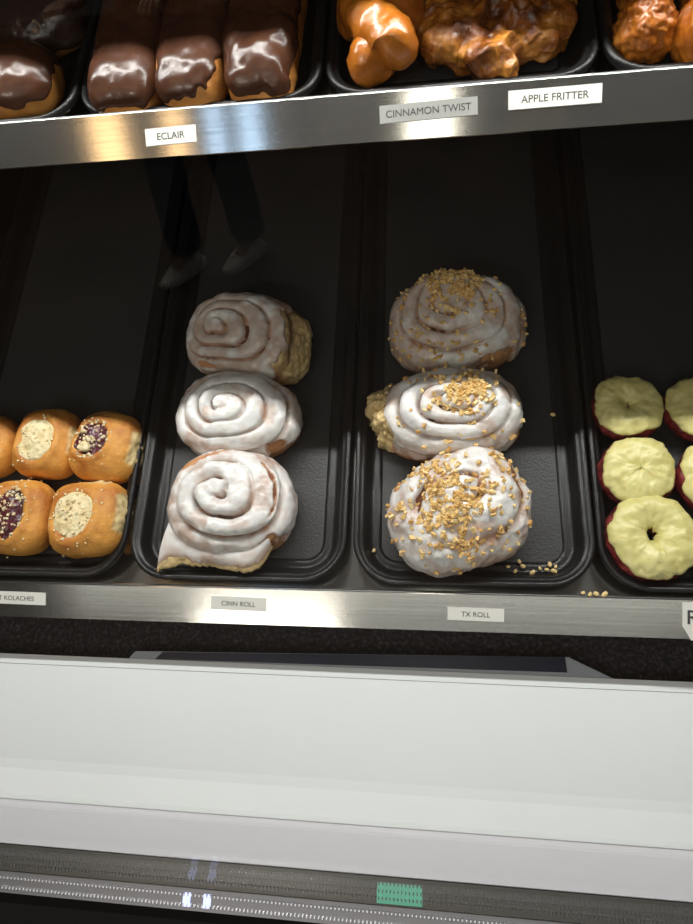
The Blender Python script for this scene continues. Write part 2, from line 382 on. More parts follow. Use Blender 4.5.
rail_label(UPP, 0.1656, 0.0126, 0.0620, 0.0122, 'APPLE FRITTER', 0.0068, 'white APPLE FRITTER label on the upper shelf rail', rot=0.005)
rail_label(LOW, -0.0993, 0.0144, 0.0534, 0.0121, 'CINN ROLL', 0.0064, 'white CINN ROLL label on the lower shelf rail', rot=-0.02)
rail_label(LOW, 0.1192, 0.0178, 0.0495, 0.0115, 'TX ROLL', 0.0064, 'white TX ROLL label on the lower shelf rail', rot=-0.01)
rail_label(LOW, -0.3321, 0.0149, 0.0747, 0.0121, 'FRUIT KOLACHES', 0.0064, 'white KOLACHES label at the left end of the lower rail', rot=-0.01)
# cut-corner price tag reading R
r = empty('price_tag'); DN, NN = rail_axes(A_LOW)
p = LOW + DN * 0.0184 + NN * 0.0002 + Vector((0.3210, 0, 0))
r.matrix_world = Matrix.Translation(p) @ Matrix.Rotation(A_LOW, 4, 'X')
pts = [(-0.0285, 0.016), (0.0285, 0.016), (0.0285, -0.016), (-0.0215, -0.016), (-0.0285, -0.004)]
n = len(pts)
mobj('card', [(a, b, 0) for a, b in pts] + [(a, b, 0.0008) for a, b in pts],
     [tuple(range(n - 1, -1, -1)), tuple(range(n, 2 * n))] + [(i, (i + 1) % n, n + (i + 1) % n, n + i) for i in range(n)], M_label, r, False)
lettering('R', 0.017, M_ink, r, (-0.0205, 0.003, 0.0009), 1.0, 0.0002)
tag(r, 'larger white card tag with black letter R at the right end of the lower rail', 'price tag')

# ------------------------------------------------------------------ trays
def rrect(w, d, r, inset, n=8):
    hw, hd = w / 2 - inset, d / 2 - inset; rr = max(r - inset, 0.004)
    pts = []
    for (cx, cy, a0) in ((hw - rr, hd - rr, 0), (-hw + rr, hd - rr, 90), (-hw + rr, -hd + rr, 180), (hw - rr, -hd + rr, 270)):
        for k in range(n + 1):
            a = math.radians(a0 + 90 * k / n); pts.append((cx + rr * math.cos(a), cy + rr * math.sin(a)))
    return pts
def loft(name, loops, mat, parent, close=True):
    vs = []; fs = []; n = len(loops[0])
    for l in loops: vs += l
    for j in range(len(loops) - 1):
        for i in range(n): fs.append((j * n + i, j * n + (i + 1) % n, (j + 1) * n + (i + 1) % n, (j + 1) * n + i))
    return vs, fs, n
def tray(x0, x1, y0, z, label, rot=0.0, length=0.43, ht=0.021, corner=0.042):
    w_ = x1 - x0
    r = empty('display_tray', ((x0 + x1) / 2, y0 + length / 2, z + 0.0004))
    prof = [(0.0006, ht - 0.006), (0.0, ht - 0.002), (0.0012, ht - 0.0003), (0.0028, ht), (0.0045, ht - 0.0006), (0.0056, ht - 0.0028), (0.0075, ht - 0.0034), (0.0095, ht - 0.0045),
            (0.0105, ht - 0.008), (0.0135, 0.006), (0.0155, 0.0032), (0.0180, 0.0024), (0.0205, 0.0030), (0.0255, 0.0026)]
    under = [(0.0255, 0.0005), (0.0170, 0.0), (0.0125, 0.003), (0.0098, ht - 0.009), (0.0080, ht - 0.0055), (0.0045, ht - 0.0045), (0.0016, ht - 0.0035), (0.0014, ht - 0.006)]
    loops = [[(a, b, zz) for a, b in rrect(w_, length, corner, i)] for i, zz in prof]
    vs, fs, n = loft('rim', loops + [[(a, b, zz) for a, b in rrect(w_, length, corner, i)] for i, zz in under] + [loops[0]], M_tray, r)
    o = mobj('rim', vs, fs, M_tray, r)
    a = [(x, y, 0.0025) for x, y in rrect(w_, length, corner, 0.0250)]
    b = [(x, y, 0.0007) for x, y in rrect(w_, length, corner, 0.0250)]
    n = len(a)
    mobj('tray_floor', a + b, [tuple(range(n)), tuple(range(2 * n - 1, n - 1, -1))] + [(i, (i + 1) % n, n + (i + 1) % n, n + i) for i in range(n)], M_trayfloor, r, False)
    r.rotation_euler = (0, 0, rot)
    tag(r, label, 'tray', 'black display trays')
    return r
tray(-0.436, -0.2175, 0.003, 0, 'black plastic tray holding the fruit and cheese kolaches', length=0.66)
tray(-0.2135, 0.0015, 0.003, 0, 'black plastic tray holding the three plain iced cinnamon rolls', length=0.66)
tray(0.0045, 0.2225, 0.003, 0, 'black plastic tray holding the three nut-topped cinnamon rolls', rot=0.010, length=0.66)
tray(0.2270, 0.447, 0.002, 0, 'black plastic tray holding the yellow-iced red doughnuts', length=0.66)
UZ = 0.244
tray(-0.392, -0.1945, 0.3175, UZ, 'black plastic tray holding the round chocolate doughnuts', length=0.42, ht=0.018, corner=0.032)
tray(-0.1920, 0.0010, 0.3175, UZ, 'black plastic tray holding the three chocolate eclairs', length=0.42, ht=0.018, corner=0.032)
tray(0.0035, 0.1990, 0.3175, UZ, 'black plastic tray holding the cinnamon twist and apple fritter', length=0.42, ht=0.018, corner=0.032)
tray(0.2015, 0.4000, 0.3175, UZ, 'black plastic tray holding the golden doughnut balls', length=0.42, ht=0.018, corner=0.032)

# ------------------------------------------------------------------ pastry shell builder
def body_curve(nv, p_up=3.2, q_up=2.4, waist=0.42, foot=0.90):
    """unit profile from the top centre down to the bottom centre, resampled by arc length"""
    ph = np.linspace(0, PI / 2, 400)
    r1 = np.sin(ph) ** (2 / p_up); z1 = waist + (1 - waist) * np.cos(ph) ** (2 / q_up)
    ph = np.linspace(0, PI / 2, 200)[1:]
    r2 = foot + (1 - foot) * np.cos(ph) ** (2 / 2.2); z2 = waist * (1 - np.sin(ph) ** (2 / 3.0))
    r3 = np.linspace(foot, 0.0, 40)[1:]; z3 = np.zeros_like(r3)
    r = np.concatenate([r1, r2, r3]); z = np.concatenate([z1, z2, z3])
    d = np.hypot(np.diff(r) * 1.0, np.diff(z) * 0.95); s = np.concatenate([[0], np.cumsum(d)])
    t = np.linspace(0, s[-1] * 0.80, nv)
    t = np.concatenate([t, [s[-1] * 0.9, s[-1]]])
    return np.interp(t, s, r), np.interp(t, s, z)
def grid_faces(nu, nv):
    fs = [(0, 1 + i, 1 + (i + 1) % nu) for i in range(nu)]
    for j in range(nv - 2):
        a = 1 + j * nu; b = a + nu
        for i in range(nu): fs.append((a + i, b + i, b + (i + 1) % nu, a + (i + 1) % nu))
    return fs
def to_verts(P):
    # P: (nv, nu, 3), row 0 collapses into the pole
    return np.concatenate([P[0].mean(0)[None], P[1:].reshape(-1, 3)])
def normals(P):
    du = np.roll(P, -1, 1) - np.roll(P, 1, 1)
    dv = np.gradient(P, axis=0)
    n = np.cross(dv, du); l = np.linalg.norm(n, axis=2, keepdims=True)
    n = n / np.maximum(l, 1e-9)
    n[0] = (0, 0, 1)
    if n[3:20, :, 2].mean() < 0: n = -n; n[0] = (0, 0, 1)
    return n
def shell(R, H, nu=180, nv=90, curve=None, cen=(0, 0)):
    """R(theta) outline radii (array fn) measured from cen; returns base surface"""
    cr, cz = body_curve(nv, **(curve or {}))
    th = np.arange(nu) / nu * 2 * PI
    Rt = R(th)
    x = cr[:, None] * (Rt * np.cos(th))[None, :] + cen[0] * (1 if True else 0)
    y = cr[:, None] * (Rt * np.sin(th))[None, :] + cen[1]
    z = np.repeat(cz[:, None] * H, nu, 1)
    P = np.stack([x, y, z], 2)
    return P, th, cr, cz
def outline_from(points_fn, cen):
    """radius from an off-centre point cen to the closed outline given by points_fn(angle)->radius about origin"""
    a = np.linspace(0, 2 * PI, 721); rr = points_fn(a)
    px, py = rr * np.cos(a) - cen[0], rr * np.sin(a) - cen[1]
    ang = np.unwrap(np.arctan2(py, px)); rad = np.hypot(px, py)
    o = np.argsort(ang); ang, rad = ang[o], rad[o]
    def R(th):
        t = np.mod(th - ang[0], 2 * PI) + ang[0]
        return np.interp(t, ang, rad)
    return R

def nut_cluster(P, N, mask_fn, count, rng, size=(0.0020, 0.0039), cx=0, cy=0):
    nv, nu, _ = P.shape
    vs = []; fs = []; tint = []
    cube = np.array([(-1, -1, -1), (1, -1, -1), (1, 1, -1), (-1, 1, -1), (-1, -1, 1), (1, -1, 1), (1, 1, 1), (-1, 1, 1)], float)
    cf = [(0, 3, 2, 1), (4, 5, 6, 7), (0, 1, 5, 4), (1, 2, 6, 5), (2, 3, 7, 6), (3, 0, 4, 7)]
    k = 0; tries = 0
    # area-weighted sampling
    da = np.linalg.norm(np.cross(np.gradient(P, axis=0), np.roll(P, -1, 1) - P), axis=2); W = da * mask_fn(P, N); W = W.ravel(); W /= W.sum()
    idx = rng.choice(len(W), size=count, p=W)
    for q in idx:
        j, i = divmod(int(q), nu)
        c = P[j, i] + N[j, i] * rng.uniform(0.0003, 0.0016) + rng.normal(0, 0.0006, 3)
        s = rng.uniform(*size)
        sc = s * np.array([rng.uniform(.75, 1.25), rng.uniform(.5, .85), rng.uniform(.4, .7)])
        R = np.array(Matrix.Rotation(rng.uniform(0, 6.28), 3, 'Z') @ Matrix.Rotation(rng.uniform(-.9, .9), 3, 'X') @ Matrix.Rotation(rng.uniform(-.9, .9), 3, 'Y'))
        v = (cube * sc * (1 + rng.uniform(-.3, .3, (8, 3)))) @ R.T * 0.62 + c
        b = len(vs); vs += list(v); fs += [tuple(b + t for t in f) for f in cf]; tint += [rng.uniform(0, 1)] * 8
    return vs, fs, tint

def spiral_roll(name, loc, rot, label, group, outline, H, cen, turns, phase, sgn=1, seed=1, depth=0.006, torn=None, edge=0.42, rough=1.0,
                nuts=0, nut_c=(0, 0), nut_s=0.022, nut_bg=0.05, cone=0.10, bare=0.0, spiral_fade=1.0, patches=()):
    rng = np.random.default_rng(seed)
    root = empty(name, loc)
    TM = np.array(Matrix.Rotation(rot[0], 3, 'X') @ Matrix.Rotation(rot[1], 3, 'Y'))
    R = outline_from(outline, cen)
    nu, nv = 260, 130
    P, th, cr, cz = shell(R, H, nu, nv, dict(p_up=3.4, q_up=2.6, waist=0.40, foot=0.93), cen)
    P[..., 0] -= 0; 
    rho = cr[:, None] * R(th)[None, :] / np.mean(R(th))
    N = normals(P)
    up = np.clip(N[..., 2], 0, 1) ** 0.7
    # dome + cone so the middle stands proud
    rim = cr[:, None]
    P[..., 2] += H * cone * (1 - rim ** 1.6) * up - H * 0.02
    wob = 0.10 * vnoise(np.cos(th) * 1.6, np.sin(th) * 1.6, seed * 3.1, seed)[None, :] + 0.05 * fbm(P, 35, seed + 5, 2)
    s = cr[:, None] * turns - sgn * th[None, :] / (2 * PI) - phase + wob
    fr = s - np.floor(s)
    prof = np.abs(np.sin(PI * fr)) ** 0.36 - 1.0              # 0 on the ridge, -1 in the groove
    # each coil tilts: the outer side of a coil is lower
    inner = sstep(0.06, 0.16, cr)[:, None]
    wave = 0.6 + 0.55 * vnoise(np.cos(th) * 1.3 + 5, np.sin(th) * 1.3, seed, seed + 9)[None, :] + 0.25 * fbm(P, 28, seed + 2, 2)
    prof = prof + 0.42 * (fr - 0.5) * sstep(0.0, 0.12, 1 - fr)
    g = prof * depth * np.clip(wave, 0.25, 1.25) * up * inner * spiral_fade
    side_band = (1 - up) * (np.sin(P[..., 2] / H * 7 + th[None, :] * sgn * 1.0 + seed) * 0.0012)
    nz = fbm(P, 42, seed, 3) * 0.0022 * rough
    torn_w = np.zeros((nv + 2, nu))
    if torn:
        for (t0, tw, zlo) in torn:
            d = np.abs((th - t0 + PI) % (2 * PI) - PI)
            torn_w = np.maximum(torn_w, (1 - sstep(tw * 0.75, tw, d))[None, :] * sstep(0.75, 0.9, cr)[:, None] * np.ones_like(torn_w) * sstep(-0.3, 0.1, 0.9 - cz[:, None]))
    tn = torn_w * (fbm(P, 260, seed + 20, 3) * 0.0012 + fbm(P * np.array([1, 1, .25]), 90, seed + 21, 2) * 0.0022)
    D = P + N * (g * 1.25 + nz + side_band + tn)[..., None]
    D = D @ TM.T; D[..., 2] = np.maximum(D[..., 2], 0.0)
    D[-2:, :, 2] = 0
    gro = (1 - sstep(0.12, 0.30, np.minimum(fr, 1 - fr))) * up * inner  # cinnamon plus the groove's own shade, put into the colour
    mobj('dough', to_verts(D), grid_faces(nu, nv + 2), M_dough, root, attrs={'torn': to_verts(np.repeat(torn_w[..., None], 3, 2))[:, 0], 'filling': to_verts(np.repeat(gro[..., None], 3, 2))[:, 0]})
    # icing
    zz = P[..., 2] / H
    lim = edge + 0.16 * vnoise(np.cos(th) * 3, np.sin(th) * 3, seed, seed + 40)[None, :] + 0.10 * vnoise(np.cos(th) * 9, np.sin(th) * 9, seed, seed + 41)[None, :]
    lim = lim + torn_w * 0.5
    cover = sstep(lim - 0.05, lim + 0.07, zz)
    n1 = fbm(P, 55, seed + 60, 3)
    thick = 0.0021 + 0.0011 * n1 + 0.0016 * (1 - sstep(-.05, .3, 1 + prof - 0.1)) * 0 
    patch = np.zeros_like(zz)
    for (pt, pr, pw, pl) in patches:            # uncovered caramelised patches at polar spots
        d = np.hypot(((th[None, :] - pt + PI) % (2 * PI) - PI) / pl, (cr[:, None] - pr) / pw)
        patch = np.maximum(patch, 1 - sstep(0.45, 1.25, d + 0.45 * n1 + 0.35 * fbm(P, 170, seed + 66, 2)))
    ic_g = prof * depth * 0.97 * np.clip(wave, 0.25, 1.25) * up * inner * spiral_fade
    off = thick * cover - 0.0022 * (1 - cover) - patch * 0.0040
    deep = (1 - sstep(0.10, 0.42, np.minimum(fr, 1 - fr) * 3.2)) * np.clip(wave * 1.2, 0, 1) * up * inner
    off = off - deep * 0.0046 * sstep(-0.3, 0.3, n1 + 0.15)
    I = P + N * (ic_g * 1.0 + nz * 0.7 + side_band * 0.5 + off + tn * 0.5)[..., None]
    keep = nv - 14
    thin = np.clip(0.55 * deep + 0.42 * sstep(0.1, 1.0, -n1 + bare + 0.25) + 0.12 * sstep(0.0, 0.8, fbm(P, 150, seed + 71, 2)) + 0.25 * (1 - cover) + 0.9 * sstep(0.0, 0.5, patch) + 0.22 * (1 - up), 0, 1)
    I = I @ TM.T; I[..., 2] = np.maximum(I[..., 2], 0.001)
    mobj('icing', to_verts(I[:keep]), grid_faces(nu, keep), M_icing, root, attrs={'thin': to_verts(np.repeat(thin[:keep, :, None], 3, 2))[:, 0]})
    if nuts:
        NI = normals(I)
        def mask(P_, N_):
            d2 = ((P_[..., 0] - nut_c[0]) ** 2 + (P_[..., 1] - nut_c[1]) ** 2)
            m = np.exp(-d2 / (2 * nut_s ** 2)) + nut_bg
            m = m * (0.25 + np.clip(fbm(P_, 90, seed + 77, 2) + 0.4, 0, 2))
            return m * np.clip(N_[..., 2] + 0.15, 0, 1) * (P_[..., 2] > H * 0.45)
        vs, fs, ti = nut_cluster(I[:keep], NI[:keep], mask, nuts, rng)
        o = mobj('chopped_nuts', vs, fs, M_nut, root, False, attrs={'tint': ti}); o['kind'] = 'stuff'
    tag(root, label, 'cinnamon roll', group)
    return root

def ell(rxx, ryy, rot=0, sq=2.2, w=()):
    def f(a):
        c, s = np.abs(np.cos(a - rot)), np.abs(np.sin(a - rot))
        r = 1.0 / ((c / rxx) ** sq + (s / ryy) ** sq) ** (1 / sq)
        for k, amp, ph in w: r = r * (1 + amp * np.cos(k * a + ph))
        return r
    return f

TF = 0.0043   # top of the tray floor
GP = 'plain iced cinnamon rolls in a row'
GT = 'nut-topped cinnamon rolls in a row'
r1 = spiral_roll('cinnamon_roll', (-0.112, 0.077, TF), (math.radians(0), 0, 0), 'plain iced cinnamon roll nearest the shelf front, its outer coil peeling loose', GP,
            ell(0.0605, 0.0505, 0.0, 2.3, [(3, .02, 1.0)]), 0.052, (-0.007, 0.004), 2.65, 0.42, 1, seed=3, depth=0.0150, patches=[(2.1, 0.86, 0.05, 0.45), (0.1, 0.82, 0.03, 0.5), (-0.70, 1.0, 0.05, 0.20)], edge=0.30)
r2 = spiral_roll('cinnamon_roll', (-0.1145, 0.168, TF), (math.radians(5), math.radians(2), 0), 'plain iced cinnamon roll in the middle, between two others', GP,
            ell(0.0615, 0.0435, 0.0, 2.3, [(3, .015, 0.3)]), 0.055, (-0.010, 0.004), 3.5, 0.1, -1, seed=11, depth=0.0120, patches=[(2.75, 0.9, 0.05, 0.10), (-0.60, 1.01, 0.08, 0.20)], edge=0.30)
r3 = spiral_roll('cinnamon_roll', (-0.1085, 0.2605, TF), (math.radians(8), math.radians(-11), 0), 'plain iced cinnamon roll at the back, in shadow and leaning left', GP,
            ell(0.0655, 0.0460, -0.2, 2.6, [(3, .02, 2.0)]), 0.057, (-0.020, 0.006), 3.7, 0.55, -1, seed=19, depth=0.0095, torn=[(-0.25, 0.50, 0)], patches=[(-1.9, 0.86, 0.05, 0.25)], edge=0.30, bare=0.7)  # icing tinted browner to deepen this roll's shade
t1 = spiral_roll('cinnamon_roll', (0.1055, 0.0690, TF), (math.radians(2), 0, 0), 'lumpy nut-covered cinnamon roll nearest the shelf front', GT,
            ell(0.0620, 0.0510, 0.5, 2.5, [(3, .03, 2.0)]), 0.058, (0.004, 0.010), 1.6, 0.4, 1, seed=27, depth=0.0055, rough=2.3, edge=0.20, nuts=520, nut_c=(-0.006, 0.002), nut_s=0.020, nut_bg=0.07, cone=0.12, spiral_fade=0.8, patches=[(2.9, 0.97, 0.05, 0.22)], bare=0.3)
t2 = spiral_roll('cinnamon_roll', (0.0985, 0.1660, TF), (math.radians(4), math.radians(-3), 0), 'nut-topped cinnamon roll in the middle, torn open on its left side', GT,
            ell(0.0675, 0.0430, 0.05, 2.3, [(2, .01, 0.5)]), 0.057, (0.006, 0.004), 3.8, 0.2, 1, seed=33, depth=0.0135, torn=[(3.2, 0.50, 0)], edge=0.30, nuts=300, nut_c=(0.010, 0.004), nut_s=0.0115, nut_bg=0.02, cone=0.20)
t3 = spiral_roll('cinnamon_roll', (0.1045, 0.2665, TF), (math.radians(7), 0, 0), 'nut-topped cinnamon roll at the back, in shadow', GT,
            ell(0.0670, 0.0500, 0.0, 2.3, [(3, .015, 0.0)]), 0.058, (-0.004, 0.014), 3.9, 0.75, -1, seed=41, depth=0.0120, edge=0.32, nuts=460, nut_c=(-0.002, 0.020), nut_s=0.013, nut_bg=0.025, cone=0.22, patches=[(-0.9, 0.97, 0.08, 0.25)], bare=0.7)  # browner icing tint adds to the shade at the back

# loose outer coil of the front plain roll
def flap(parent):
    n, m = 90, 20
    us = np.linspace(0, 1, n)
    jag = 0.0012 * vnoise(us * 22, 1.0, 1.0, 5) + 0.0009 * vnoise(us * 48, 0, 2.0, 6)
    wid = 0.0215 * np.clip(us / 0.06, 0.25, 1) ** 0.5 * np.sqrt(np.clip((1.0 - us) / 0.22, 0.0, 1)) * (1 - 0.18 * us) + 0.0015 * np.sin(us * 8)
    wid[0:4] += 0.004
    for nm, mat, cut in (('loose_coil', M_dough, 1.0), ('loose_coil_icing', M_icing, 0.84)):
        vs = []; th = []
        for i, u in enumerate(us):
            xt = -0.056 + 0.098 * u; yt = -0.0470 * math.sqrt(max(0, 1 - (xt / 0.0600) ** 2)) * 0.93
            xe = -0.0665 + 0.1105 * u; ye = -0.0640 + 0.003 * math.sin(u * 5.5) + 0.022 * max(0, (u - 0.80) / 0.20) ** 2 - 0.004 * max(0, 1 - u / 0.08)
            for j in range(m + 1):
                v = j / m * cut * (1 if cut == 1 else (1 + 0.10 * float(vnoise(u * 9, 0, 0, 12))))
                x = xt + (xe - xt) * v; y = yt + (ye - yt) * v - (jag[i] if v > 0.8 else 0)
                z = 0.0290 - 0.0070 * v + 0.0045 * math.sin(min(v, 1) * PI) + 0.0010 * math.sin(u * 15 + v * 3) * v
                if cut < 1: z += 0.0016 * math.sqrt(max(0, 1 - (j / m) ** 4)) - 0.0004
                vs.append((x, y, max(z, 0.0205)))
                th.append(0.15 + 0.5 * (j / m) ** 4 + 0.25 * float(vnoise(u * 14, j * 0.2, 3, 8)))
        k = m + 1; top = len(vs)
        fs = [(i * k + j, i * k + j + 1, (i + 1) * k + j + 1, (i + 1) * k + j) for i in range(n - 1) for j in range(m)]
        if cut == 1.0:
            vs += [(x, y * (0.97 if False else 1), max(z - 0.007, 0.0185)) for x, y, z in vs]
            fs += [(top + i * k + j, top + (i + 1) * k + j, top + (i + 1) * k + j + 1, top + i * k + j + 1) for i in range(n - 1) for j in range(m)]
            for i in range(n - 1): fs.append((i * k + m, top + i * k + m, top + (i + 1) * k + m, (i + 1) * k + m))
            for j in range(m): fs.append((j, top + j, top + j + 1, j + 1)); fs.append(((n - 1) * k + j, (n - 1) * k + j + 1, top + (n - 1) * k + j + 1, top + (n - 1) * k + j))
            mobj(nm, vs, fs, mat, parent, attrs={'torn': [1.0] * len(vs)})
        else:
            mobj(nm, vs, fs, mat, parent, attrs={'thin': th})
flap(r1)

# torn ragged crumb of the middle nut roll
def ragged(parent, loc, R_, H, seed):
    P, th, cr, cz = shell(ell(*R_), H, 80, 40, dict(p_up=2.4, q_up=2.0, waist=.4, foot=.8))
    N = normals(P); D = P + N * (fbm(P, 70, seed, 4) * 0.005 + fbm(P * np.array([1, 1, .3]), 210, seed + 3, 3) * 0.0034)[..., None]
    D[..., 2] = np.maximum(D[..., 2], 0); o = mobj('torn_crumb', to_verts(D), grid_faces(80, 42), M_dough, parent, attrs={'torn': [1.0] * (1 + 41 * 80)}); o.location = loc
    return o
ragged(t2, (-0.058, -0.002, 0.0), (0.018, 0.026), 0.042, 7)
ragged(t2, (-0.066, 0.012, 0.0), (0.014, 0.016), 0.046, 9)

# ------------------------------------------------------------------ kolaches
def kolache(loc, rz, label, filling, seed, wx=0.031, wy=0.033, H=0.036, fc=(0, 0), fr=(0.016, 0.019), crumbs=60, torn=None, tx=0, ty=0, clump=False):
    root = empty('kolache', loc, (tx, ty, rz)); rng = np.random.default_rng(seed)
    P, th, cr, cz = shell(ell(wx, wy, 0.0, 3.2, [(3, .02, seed)]), H, 110, 60, dict(p_up=2.6, q_up=2.1, waist=.42, foot=.88))
    N = normals(P); d = np.hypot((P[..., 0] - fc[0]) / fr[0], (P[..., 1] - fc[1]) / fr[1])
    up = np.clip(N[..., 2], 0, 1)
    dent = -0.0035 * (1 - sstep(0.75, 1.1, d)) + 0.0018 * np.exp(-((d - 1.2) / 0.2) ** 2)
    tw = np.zeros(P.shape[:2])
    for (t0, w0) in (torn or []):
        dd = np.abs((th - t0 + PI) % (2 * PI) - PI)
        tw = np.maximum(tw, (1 - sstep(w0 * .8, w0, dd))[None, :] * sstep(0.82, 0.93, cr)[:, None])
    D = P + N * (dent * up + fbm(P, 60, seed, 3) * 0.0009 + tw * fbm(P, 200, seed + 8, 3) * 0.0018)[..., None]
    D[..., 2] = np.maximum(D[..., 2], 0)
    mobj('bun', to_verts(D), grid_faces(110, 62), M_kol, root, attrs={'torn': to_verts(np.repeat(tw[..., None], 3, 2))[:, 0]})
    # filling: disc draped on the dent
    n1, n2 = 60, 22
    ztop = H * 0.985
    vs = []
    a = np.arange(n1) / n1 * 2 * PI
    rr = np.linspace(0, 1, n2)
    edge = 1 + 0.12 * vnoise(np.cos(a) * 2.2, np.sin(a) * 2.2, seed, seed + 3)
    X = fc[0] + rr[:, None] * (fr[0] * edge * np.cos(a))[None, :]; Y = fc[1] + rr[:, None] * (fr[1] * edge * np.sin(a))[None, :]
    # surface height by nearest sample of the bun top
    TP = D[:40].reshape(-1, 3)
    def hgt(x, y):
        x = np.atleast_1d(x); y = np.atleast_1d(y)
        dd = (TP[None, :, 0] - x[:, None]) ** 2 + (TP[None, :, 1] - y[:, None]) ** 2
        k = np.argpartition(dd, 4, axis=1)[:, :4]
        return TP[k, 2].mean(1)
    Z = hgt(X.ravel(), Y.ravel()).reshape(X.shape)
    Z = Z + 0.0048 * np.sqrt(np.clip(1 - rr[:, None] ** 2.5, 0, 1)) - 0.0008
    Q = np.stack([X, Y, Z], 2); bumpy = 0.0028 if filling is M_cream else 0.0032
    Q[..., 2] += fbm(Q, 110, seed + 30, 3) * bumpy * 0.6 * (1 - rr[:, None] ** 6)
    mobj('filling', to_verts(Q), grid_faces(n1, n2), filling, root)
    # crumbs
    vs = []; fs = []; k = 0
    cube = np.array([(-1, -1, -1), (1, -1, -1), (1, 1, -1), (-1, 1, -1), (-1, -1, 1), (1, -1, 1), (1, 1, 1), (-1, 1, 1)], float)
    cf = [(0, 3, 2, 1), (4, 5, 6, 7), (0, 1, 5, 4), (1, 2, 6, 5), (2, 3, 7, 6), (3, 0, 4, 7)]
    cnt = crumbs
    ang = rng.uniform(0, 2 * PI, cnt); rad = np.sqrt(rng.uniform(0, 1, cnt)) * 1.15
    far = rng.random(cnt) < 0.25; rad[far] = rng.uniform(1.0, 1.75, far.sum())
    cx_ = fc[0] + rad * fr[0] * np.cos(ang); cy_ = fc[1] + rad * fr[1] * np.sin(ang)
    cz_ = hgt(cx_, cy_) + 0.0042 * np.sqrt(np.clip(1 - rad ** 2.5, 0, 1))
    for c in range(cnt):
        s = rng.uniform(0.0006, 0.0017) * (0.7 if far[c] else 1)
        R = np.array(Matrix.Rotation(rng.uniform(0, 6.28), 3, 'Z') @ Matrix.Rotation(rng.uniform(-1, 1), 3, 'X'))
        v = (cube * s * (1 + rng.uniform(-.35, .35, (8, 3)))) @ R.T * 0.75 + np.array([cx_[c], cy_[c], cz_[c]])
        b = len(vs); vs += list(v); fs += [tuple(b + t for t in f) for f in cf]
    o = mobj('crumb_topping', vs, fs, M_crumb, root, False); o['kind'] = 'stuff'
    if clump:
        P2, *_ = shell(ell(0.0068, 0.0052), 0.006, 40, 24, dict(p_up=2.2, q_up=2.0, waist=.4, foot=.8)); N2 = normals(P2)
        D2 = P2 + N2 * (fbm(P2, 300, 4, 2) * 0.0008)[..., None]
        o = mobj('butter_clump', to_verts(D2), grid_faces(40, 26), M_crumb, root); o.location = (fc[0] - 0.003, fc[1] - fr[1] * 0.55, float(hgt(fc[0], fc[1] - fr[1] * .5)[0]) + 0.002)
    tag(root, label, 'kolache', 'kolaches in the left tray')
    return root
kolache((-0.2610, 0.0620, TF), 0.05, 'cheese-filled golden kolache at the front right of the left tray', M_cream, 5, wx=0.0390, wy=0.0385, H=0.038, fc=(-0.007, -0.001), fr=(0.0215, 0.0240), crumbs=90, torn=[(0.05, 0.55), (1.3, .35)])
kolache((-0.3385, 0.0620, TF), 0.0, 'berry-filled kolache with pale crumbs in the front row at the picture edge', M_berry, 8, wx=0.0375, wy=0.0385, H=0.038, fc=(0.004, 0.000), fr=(0.0155, 0.0255), crumbs=120)
kolache((-0.2550, 0.1385, TF), -0.12, 'berry-filled kolache with a butter lump in the second row', M_berry, 14, wx=0.0358, wy=0.0375, H=0.038, fc=(-0.008, 0.001), fr=(0.0180, 0.0190), crumbs=110, torn=[(0.0, 0.55)], clump=True)
kolache((-0.3225, 0.1425, TF), 0.0, 'cheese-filled kolache in the second row beside the berry one', M_cream, 21, wx=0.0345, wy=0.0375, H=0.038, fc=(-0.001, -0.002), fr=(0.0190, 0.0240), crumbs=40, torn=[(0.0, 0.5)])
kolache((-0.3920, 0.1400, TF), 0.1, 'kolache with bright red jam cut off by the left picture edge', M_redjam, 25, wx=0.0330, wy=0.0350, H=0.036, fc=(0.010, -0.014), fr=(0.014, 0.012), crumbs=50)

# ------------------------------------------------------------------ yellow-iced doughnuts
def doughnut(loc, rot, label, R0=0.0225, r0=0.0155, hole=True, seed=1, flat=0.92, limv=0.0):
    root = empty('doughnut', loc, rot)
    nu, nv = 120, 60
    th = np.arange(nu) / nu * 2 * PI; ph = np.arange(nv) / nv * 2 * PI
    T, F = np.meshgrid(th, ph)
    Rm = R0 * (1 + 0.03 * np.cos(2 * T + seed) + 0.02 * np.cos(3 * T + 2 * seed))
    def surf(off):
        rr = r0 + off
        px = (Rm + rr * np.cos(F)); z = r0 * flat + rr * flat * np.sin(F)
        return np.stack([px * np.cos(T), px * np.sin(T), z], 2)
    B = surf(np.zeros_like(T)); nz = fbm(B, 60, seed, 3) * 0.0014 + fbm(B, 220, seed + 2, 2) * 0.0008
    B = surf(nz); B[..., 2] = np.maximum(B[..., 2], 0)
    fs = [(j * nu + i, j * nu + (i + 1) % nu, ((j + 1) % nv) * nu + (i + 1) % nu, ((j + 1) % nv) * nu + i) for j in range(nv) for i in range(nu)]
    mobj('cake_ring', B.reshape(-1, 3), fs, M_red, root)
    S = np.sin(F)
    outer = np.cos(F) > 0
    lim = np.where(outer, 0.50 + limv, 0.30 if hole else -0.6)
    lim = lim + 0.20 * vnoise(np.cos(T) * 2.2, np.sin(T) * 2.2, seed, seed + 4) + 0.06 * vnoise(np.cos(T) * 5, np.sin(T) * 5, seed, seed + 5)
    cov = sstep(lim - 0.06, lim + 0.10, S)
    off = nz * 0.9 + (0.0024 + 0.0012 * fbm(B, 75, seed + 7, 3)) * cov - 0.002 * (1 - cov)
    if not hole: off = off + 0.0065 * sstep(0.1, 1.0, -np.cos(F)) * sstep(-.5, .4, S)
    I = surf(off)
    mobj('yellow_icing', I.reshape(-1, 3), fs, M_yellow, root)
    tag(root, label, 'doughnut', 'yellow-iced red doughnuts')
    return root
